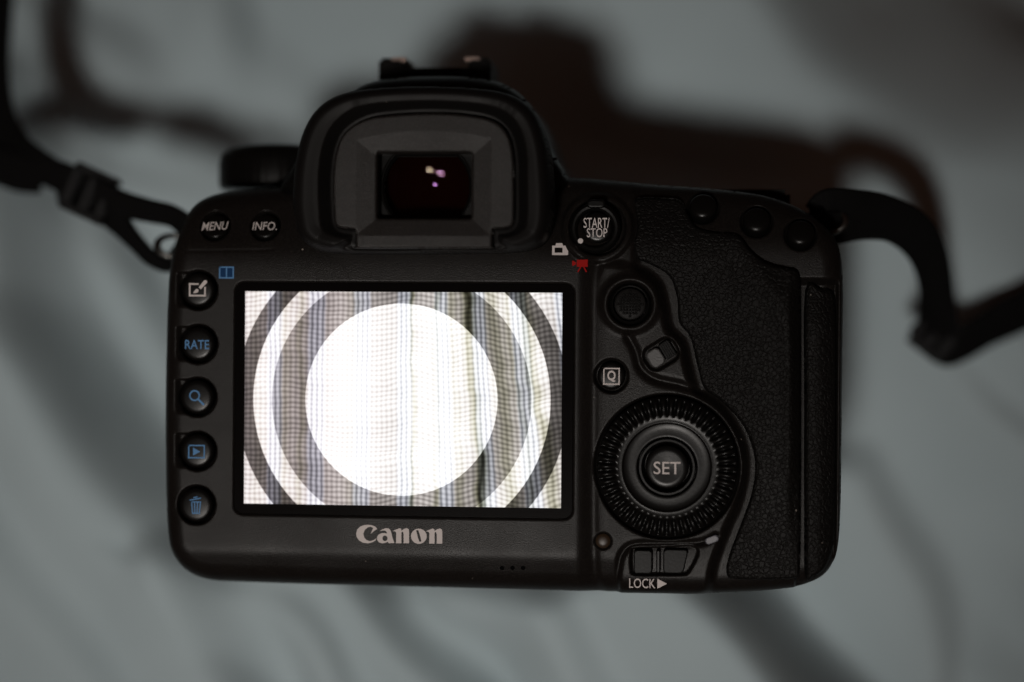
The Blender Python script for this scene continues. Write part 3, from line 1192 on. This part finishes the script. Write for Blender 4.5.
prof = [(16.1, -3.5), (16.2, -1.2), (16.2, -0.4), (16.05, 0.2), (15.85, 0.7), (15.4, 1.1), (14.7, 1.4), (13.6, 1.45), (12.7, 1.3), (12.1, 1.05), (11.8, 0.95), (11.2, 0.85),
        (10.5, 0.8), (10.25, 0.85), (10.05, 0.50), (9.85, 0.42), (8.6, 0.36), (7.5, 0.36), (7.1, 0.38), (6.9, 0.34), (6.75, 0.1), (6.7, -2)]
prof = [(r * 0.975, z) for r, z in prof]
dial = lathe('control_dial', prof, DIALC, 'button', CAM, seg=NR * 8, mod=knurl, zoff=-0.2, sharp=None)
lathe('set_ring', [(6.42, -2), (6.4, 0.6), (6.2, 0.95), (5.8, 0.95), (5.5, 0.6), (5.35, -0.1), (5.1, -2)], DIALC, 'button', CAM, zoff=-0.1)
setb = lathe('set_button', [(4.85, -2), (4.85, 0.3), (4.7, 0.65), (4.3, 0.85), (3.4, 0.85), (1.5, 0.72), (0, 0.7)], DIALC, 'button', CAM, zoff=-0.1)
printed('lettering', text2d('SET', 12.5 * P, 26.5 * P, 0.04), q(667, 468, 0.8), 0.82, 'white', setb)

# ---- lock lever, lamp, sensor
def lrect(u0, u1, v0, v1, r=0.4):
    a, b = q(u0, v1, -1), q(u1, v0, -1)
    return rrect((a[0] + b[0]) / 2, (a[1] + b[1]) / 2, b[0] - a[0], b[1] - a[1], r)


lev = prism('lock_lever', lrect(633.5, 652.5, 550, 573.5, 0.7), -3, -0.75, 'plain', CAM, bev=0.3)
prism('lever_ridge', lrect(656, 660.5, 550, 573, 0.35), -3, -0.9, 'button', lev, bev=0.3)
lp = lrect(663, 686, 549.5, 573.5, 0.8)
lp[:, 0] += (lp[:, 1] - lp[:, 1].mean()) * 0.22 * ss(qx(668), qx(684), lp[:, 0])
prism('lever_plate', lp, -3, -1.2, 'plain', lev, bev=0.3)
lk = text2d('LOCK', 9.5 * P, 26 * P, 0.03)
ar = ([(15.0 * P, 5 * P), (15.0 * P, -5 * P), (24.5 * P, 0)], [(0, 1, 2)])
zl = max(zsurf(632, 583), zsurf(650, 583), zsurf(664, 581), zsurf(634, 579)) + 0.10
printed('lettering', merge(lk, ar), q(642.3, 583.2, -1.5), zl, 'white', shell)
lathe('access_lamp', [(1.65, -1), (1.65, 0.1), (1.4, 0.35), (0.8, 0.5), (0, 0.55)], q(603, 541, -1), 'led', CAM, zoff=-1.3)
prism('light_sensor', rot2(rrect(0, 0, 14 * P, 7 * P, 0.75), q(712, 540, 0), math.radians(22)), -3, -0.6, 'sensor', CAM, bev=0.3)

for u in (502, 512.5, 523):
    zz = zsurf(u, 568) + 0.03
    lathe('speaker_hole', [(0.52, 0), (0, 0.0)], q(u, 568, zz), 'hole', shell, seg=20, zoff=zz, tilt=Matrix.Rotation(math.atan(0.36), 4, 'X'))

# ---- viewfinder hump, eyecup, eyepiece
HUMP = [(292, 200), (300, 160), (322, 120), (352, 92), (378, 80), (430, 76), (480, 78), (512, 88), (534, 110), (552, 150), (566, 200), (430, 215)]
relief('viewfinder_hump', spline([q(u, v, -14) for u, v in HUMP], 5), lambda a, b, d: -2 - rdrop(-d, 9.0) - 0.25 * softplus(b - qy(130), 2.0), 0.6, -60, 'plain', CAM)

EC = [(293, 215), (292, 190), (295, 160), (303, 130), (318, 107), (342, 93), (380, 87), (425, 85.5), (470, 87), (508, 93), (533, 110), (546, 140), (551, 175), (552, 212),
      (546, 236), (530, 248), (500, 251.5), (425, 252.5), (350, 252.5), (318, 250), (300, 238)]
ECP = spline([q(u, v, 9) for u, v in EC], 5)
PLT = [(334, 215), (333, 180), (336, 152), (345, 132), (366, 119), (395, 114.5), (430, 113), (465, 114.5), (492, 120), (507, 133), (513, 155), (514, 185), (514, 215), (512, 225), (505, 228),
       (495, 228.5), (492.5, 231), (492, 246), (490, 248.3), (425, 248.5), (358, 248.5), (356, 246), (355.5, 232), (353, 229), (342, 228), (336, 225)]
ZP = 11.0
PLTP = spline([q(u, v, ZP) for u, v in PLT], 4)


def zcup(Xg, Yg, d):
    s = -d
    s2 = sdf(PLTP, Xg, Yg)                   # distance out from the plate
    f = s / np.maximum(s + np.maximum(s2, 0), 1e-6)
    wdt = np.minimum(s + np.maximum(s2, 0), 9.0)
    pro = np.where(f < 0.36, np.sqrt(np.maximum(0, 1 - ((0.36 - f) / 0.36) ** 2)), 1 - 0.21 * (np.maximum(f - 0.36, 0) / 0.64) ** 1.3)
    h = 5.4 * np.clip(wdt / 7.5, 0.42, 1.0)
    return 7.0 + h * pro - 2.0 * ss(0.0, 0.7, -s2)


pcen = np.array(q(424, 180, ZP))
cup = relief('eyecup', ECP, zcup, 0.25, -1.5, 'rubber', CAM, holes=[pcen + (PLTP - pcen) * 0.94])
cup['label'] = 'soft black rubber eyecup round the viewfinder'
XA = [qx(356, ZP, 180), qx(377, ZP, 180), qx(471, ZP, 180), qx(492, ZP, 180)]
YA = [qy(131, ZP, 425), qy(152.5, ZP, 425), qy(218, ZP, 425), qy(236, ZP, 425)]
ZW = 10.1


def zplate(Xg, Yg, d):
    f = np.minimum.reduce([(Xg - XA[0]) / (XA[1] - XA[0]), (XA[3] - Xg) / (XA[3] - XA[2]), (YA[0] + 0.02 * (Xg - qx(424, ZP)) ** 2 * -0.4 - Yg) / (YA[0] - YA[1]), (Yg - YA[3]) / (YA[2] - YA[3])])
    # softened facet edges
    fc = np.clip(f, 0, 1)
    z = ZP + 0.3 - (ZP - ZW) * fc
    return z - rdrop(-d, 0.6)


win = rrect((XA[1] + XA[2]) / 2, (YA[1] + YA[2]) / 2, XA[2] - XA[1], YA[1] - YA[2], 0.5)
ep = relief('eyepiece_frame', PLTP, zplate, 0.22, 3, 'plate', CAM, holes=[win])

WCX, WCY = (XA[1] + XA[2]) / 2, (YA[1] + YA[2]) / 2
# black inner frame with a rounded opening
hw, hh = 43.5 * P * 0.98, 31 * P * 0.98
oc = []
Rr = 9.75
for k in range(40):
    a = 2 * math.pi * k / 40
    oc.append((WCX + np.clip(Rr * math.cos(a), -hw, hw), WCY + np.clip(Rr * math.sin(a), -hh, hh)))
fp = rrect(WCX, WCY, (XA[2] - XA[1]) * 1.02, (YA[1] - YA[2]) * 1.02, 0.6)
relief('eyepiece_mask', fp, lambda a, b, d: 6.2 - 0.5 * (1 - ss(0, 0.35, sdf(oc, a, b))) + 0.22 * np.exp(-((sdf(oc, a, b) - 0.45) / 0.18) ** 2), 0.16, 4.5, 'plain', ep, holes=[np.array([(WCX + (x - WCX) * 0.985, WCY + (y - WCY) * 0.985) for x, y in oc])])


def dish(name, R, c, z, mat, rad, sign=1):
    """spherical lens face about c with radius of curvature R (hollow when sign = 1)"""
    V = [(c[0], c[1], z)]
    Fc = []
    nr, ns = 14, 48
    for i in range(1, nr + 1):
        for j in range(ns):
            a = 2 * math.pi * j / ns
            r = rad * i / nr
            V.append((c[0] + r * math.cos(a), c[1] + r * math.sin(a), z + sign * (R - math.sqrt(R * R - r * r))))
    for j in range(ns):
        Fc.append((0, 1 + j, 1 + (j + 1) % ns))
    for i in range(nr - 1):
        for j in range(ns):
            k = (j + 1) % ns
            Fc.append((1 + i * ns + j, 1 + (i + 1) * ns + j, 1 + (i + 1) * ns + k, 1 + i * ns + k))
    return mesh(name, V, Fc, mat, ep)


LAMP = np.array(lamp.location) / MM - np.array([0, 0, H / MM])


def glint(u, v, z, R):
    """middle of a hollow lens face of radius R that mirrors the lamp at (u, v)"""
    p = np.array([*q(u, v, z), z])
    h = (np.array(EYE) - p) / np.linalg.norm(np.array(EYE) - p) + (LAMP - p) / np.linalg.norm(LAMP - p)
    h /= np.linalg.norm(h)
    return (p[0] + R * h[0], p[1] + R * h[1])


dish('eyepiece_lens', 24, glint(441.0, 171.0, 3.4, 24), 3.2, 'glass1', 10.6)
dish('eyepiece_lens', 21, glint(430.0, 168.0, 1.6, 21), 1.4, 'glass2', 10.6)
dish('eyepiece_lens', 15, glint(435.5, 183.0, -1.2, 15), -1.4, 'glass3', 11.5)

# ---- hot shoe on the hump
yb = qy(86, -30)
xa, xb = q(386, 70, -30)[0], q(494, 70, -30)[0]
yt = qy(65, -30)
hs = empty('hot_shoe', (0, 0, 0), CAM)
box('shoe_base', ((xa + xb) / 2, yb - 0.5, -31), (xb - xa, (yt - yb) * 0.75 + 4, 20), 'plain', hs, 0.6)
for xx, sgn in ((xa, 1), (xb, -1)):
    rl = box('shoe_rail', (xx + sgn * 2.6, (yb + yt) / 2 + 0.3, -31), (6.2 if sgn > 0 else 5.4, yt - yb + 1, 18.6), 'plain', hs, 0.7)
    box('rail_lip', (xx + sgn * 4.4, yt + 0.35, -31), (3.6, 1.1, 18.9), 'metal', hs, 0.25)

# ---- mode dial, turned about the camera's upright
md = [(0, 0), (14.0, 0), (14.8, 0.6), (15.0, 1.6), (15.0, 6.6), (14.6, 8.4), (13.4, 9.8), (11.0, 10.6), (0, 10.9)]
mdl = lathe('mode_dial', md, (0, 0), 'plain', CAM, seg=180, mod=lambda a, k: ((0.06 * math.cos(a * 45), 0) if 3 <= k <= 4 else (0, 0)))
mdl.rotation_euler = (-math.pi / 2, 0, 0)
mx_, my_ = q(277, 190, -30)
mdl.location = (mx_ * MM, my_ * MM, -0.034)
# top-right control panel edge with the main dial hint
box('top_panel', (qx(690, -30), qy(205, -30), -36), (46, 6, 34), 'plain', CAM, 1.2)

# ---- lens below the body: it carries the camera
lz = -66
L0 = lathe('lens', [(0, 0), (33, 0), (33, -4), (31.5, -6), (34.5, -9), (35, -14), (36.5, -16), (37.2, -18), (37.2, -36), (36.2, -38), (36.2, -44), (37.0, -46), (37.0, -50), (36.0, -52), (0, -52)],
           LENS_C, 'plain', CAM, seg=96, zoff=lz)
lathe('focus_ring', [(37.25, -19), (37.9, -19.5), (37.9, -35), (37.25, -35.5)], LENS_C, 'rubber', L0, seg=240, zoff=lz, mod=lambda a, k: ((0.35 * math.cos(a * 60), 0) if k in (1, 2) else (0, 0)))

# ---- strap lugs
def torus(name, c, R, r, mat, parent, nrm):
    bm = bmesh.new()
    V, Fc = [], []
    A, B = 28, 10
    rot = Vector((0, 0, 1)).rotation_difference(Vector(nrm)).to_matrix()
    for i in range(A):
        a = 2 * math.pi * i / A
        for j in range(B):
            b = 2 * math.pi * j / B
            p = rot @ Vector(((R + r * math.cos(b)) * math.cos(a) * 1.3, (R + r * math.cos(b)) * math.sin(a), r * math.sin(b)))
            V.append((p.x + c[0], p.y + c[1], p.z + c[2]))
    for i in range(A):
        for j in range(B):
            Fc.append((i * B + j, ((i + 1) % A) * B + j, ((i + 1) % A) * B + (j + 1) % B, i * B + (j + 1) % B))
    bm.free()
    return mesh(name, V, Fc, mat, parent)


lw = wpt(170, 246, -24)
rw = wpt(836, 222, -24)
torus('strap_lug', lw + np.array([0.6, 0, 0]), 2.8, 0.7, 'steel', CAM, (0.3, 0.5, 1))
torus('strap_lug', rw + np.array([-1.5, 0, 0]), 2.8, 0.7, 'steel', CAM, (-0.3, 0.4, 1))

# ------------------------------------------------------------------ the strap
STR = empty('camera_strap', (0, 0, H))
STR['label'] = 'black woven neck strap threaded through both lugs of the camera'
STR['category'] = 'strap'


def sp(u, v, z, wd, s):
    p = wpt(u, v, z)
    return (p[0], p[1], p[2], wd, np.array(s, float))


# left: two strands from lug to slider
ribbon('webbing', [sp(186, 226, -25, 8, (0.1, .75, .6)), sp(172, 216, -25, 6.5, (0.1, .75, .6)), sp(150, 211, -26, 6.2, (.25, .8, .5)), sp(120, 203, -29, 7, (.35, .8, .45)), sp(88, 190, -33, 9, (.4, .8, .4)), sp(60, 178, -37, 9, (.4, .8, .4))], 'web', STR)
ribbon('webbing', [sp(186, 240, -27, 6.5, (0.1, .5, .9)), sp(170, 263, -27, 5.5, (.0, .6, .9)), sp(152, 258, -28, 5.0, (.5, .6, .7)), sp(134, 240, -30, 5.4, (.6, .6, .6)), sp(115, 218, -33, 8, (.5, .7, .5)), sp(92, 199, -36, 9, (.4, .8, .4)), sp(60, 184, -40, 9, (.4, .8, .4))], 'web', STR)
bk = wpt(91, 194, -33)
sl = empty('slider_buckle', (0, 0, 0), STR)
for off in (-4.6, 0.2, 4.6):
    a = math.radians(-24)
    box('buckle_bar', (bk[0] + off * math.cos(a), bk[1] + off * math.sin(a), bk[2] + 1.0), (2.6, 9.8, 3.2), 'buckle', sl, 0.6, a)
for off in (-5.3, 5.3):
    a = math.radians(-24)
    box('buckle_side', (bk[0] - off * math.sin(a), bk[1] + off * math.cos(a), bk[2] + 0.8), (12.4, 1.8, 3.6), 'buckle', sl, 0.6, a)
ribbon('webbing', [sp(96, 195, -35, 9, (.4, .8, .3)), sp(62, 178, -39, 7.8, (.4, .85, .3)), sp(34, 163, -44, 9, (.5, .8, .2)), sp(8, 150, -50, 13, (.8, .5, .1)), sp(-6, 118, -56, 12, (1, .2, .2)), sp(-8, 70, -64, 11, (1, 0, .4)),
               sp(-3, 20, -74, 10, (1, -.2, .5)), sp(6, -35, -80, 10, (1, -.1, .5)), sp(30, -110, -88, 14, (1, .1, .3)), sp(80, -190, -98, 22, (.9, .6, .1))], 'web', STR)
ribbon('webbing', [sp(40, 176, -43, 9, (.4, .85, .3)), sp(16, 172, -47, 10, (.3, .9, .3)), sp(-12, 160, -52, 10, (.2, .9, .3)), sp(-40, 140, -60, 9, (.2, .9, .3))], 'web', STR)

# right: upper and lower strand, arching out and down
ribbon('webbing', [sp(822, 216, -24, 8, (.1, .8, .6)), sp(826, 204, -22, 8, (.1, .8, .6)), sp(850, 205, -24, 7.6, (-.05, .9, .4)), sp(884, 212, -31, 8.4, (.25, .85, .3)), sp(916, 229, -40, 8.4, (.7, .6, .2)), sp(933, 258, -52, 7.4, (.95, .25, .2)),
               sp(940, 295, -64, 6.8, (1, 0, .2)), sp(942, 335, -74, 9, (1, .0, .2)), sp(940, 352, -79, 9, (1, .1, .2))], 'web', STR)
ribbon('webbing', [sp(822, 226, -27, 7, (.1, .7, .7)), sp(838, 229, -27, 7.5, (.1, .85, .5)), sp(868, 226, -32, 7, (.2, .85, .4)), sp(898, 231, -40, 7, (.55, .7, .3)), sp(922, 256, -52, 6.4, (.9, .3, .2)), sp(931, 292, -65, 6, (1, 0, .2)), sp(931, 330, -76, 7.5, (1, 0, .2))], 'web', STR)
bk = wpt(934, 334, -75)
sr = empty('slider_buckle', (0, 0, 0), STR)
a = math.radians(-38)
for off in (-4.2, 0.0, 4.2):
    box('buckle_bar', (bk[0] + off * math.cos(a), bk[1] + off * math.sin(a), bk[2] + 0.6), (2.8, 9.5, 2.8), 'buckle', sr, 1.0, a)
for off in (-4.9, 4.9):
    box('buckle_side', (bk[0] - off * math.sin(a), bk[1] + off * math.cos(a), bk[2] + 0.6), (10.8, 2.0, 3.0), 'buckle', sr, 0.9, a)
ribbon('webbing', [sp(925, 318, -75, 10, (.6, .8, 0)), sp(944, 346, -79, 10, (.3, .95, .1)), sp(966, 341, -82, 11, (.3, .9, .2)), sp(995, 324, -86, 12, (.35, .9, .2)), sp(1030, 306, -90, 13, (.35, .9, .2)), sp(1080, 270, -95, 16, (.5, .8, .2)),
               sp(1130, 190, -94, 24, (.9, .4, .1))], 'web', STR)


# the wide neck band, lying on the sheet beyond the frame
def on_sheet(u, v, wd, s):
    x, y = q(u, v, SZ)
    z = float(sheet_z(np.array([[x]]), np.array([[y]]))[0, 0])
    return (x, y, z + 5.0, wd, np.array(s, float))


ribbon('neck_band', [sp(70, -175, -97, 20, (.9, .6, .1)), on_sheet(150, -310, 38, (.7, .8, 0)), on_sheet(350, -420, 42, (.2, 1, 0)), on_sheet(600, -440, 42, (0, 1, 0)), on_sheet(850, -380, 42, (-.3, 1, 0)), on_sheet(1140, -250, 40, (.8, .6, 0)),
                     on_sheet(1215, -20, 34, (1, .3, 0)), sp(1135, 170, -94, 24, (.9, .3, .1))], 'buckle', STR, n=14, thick=3)
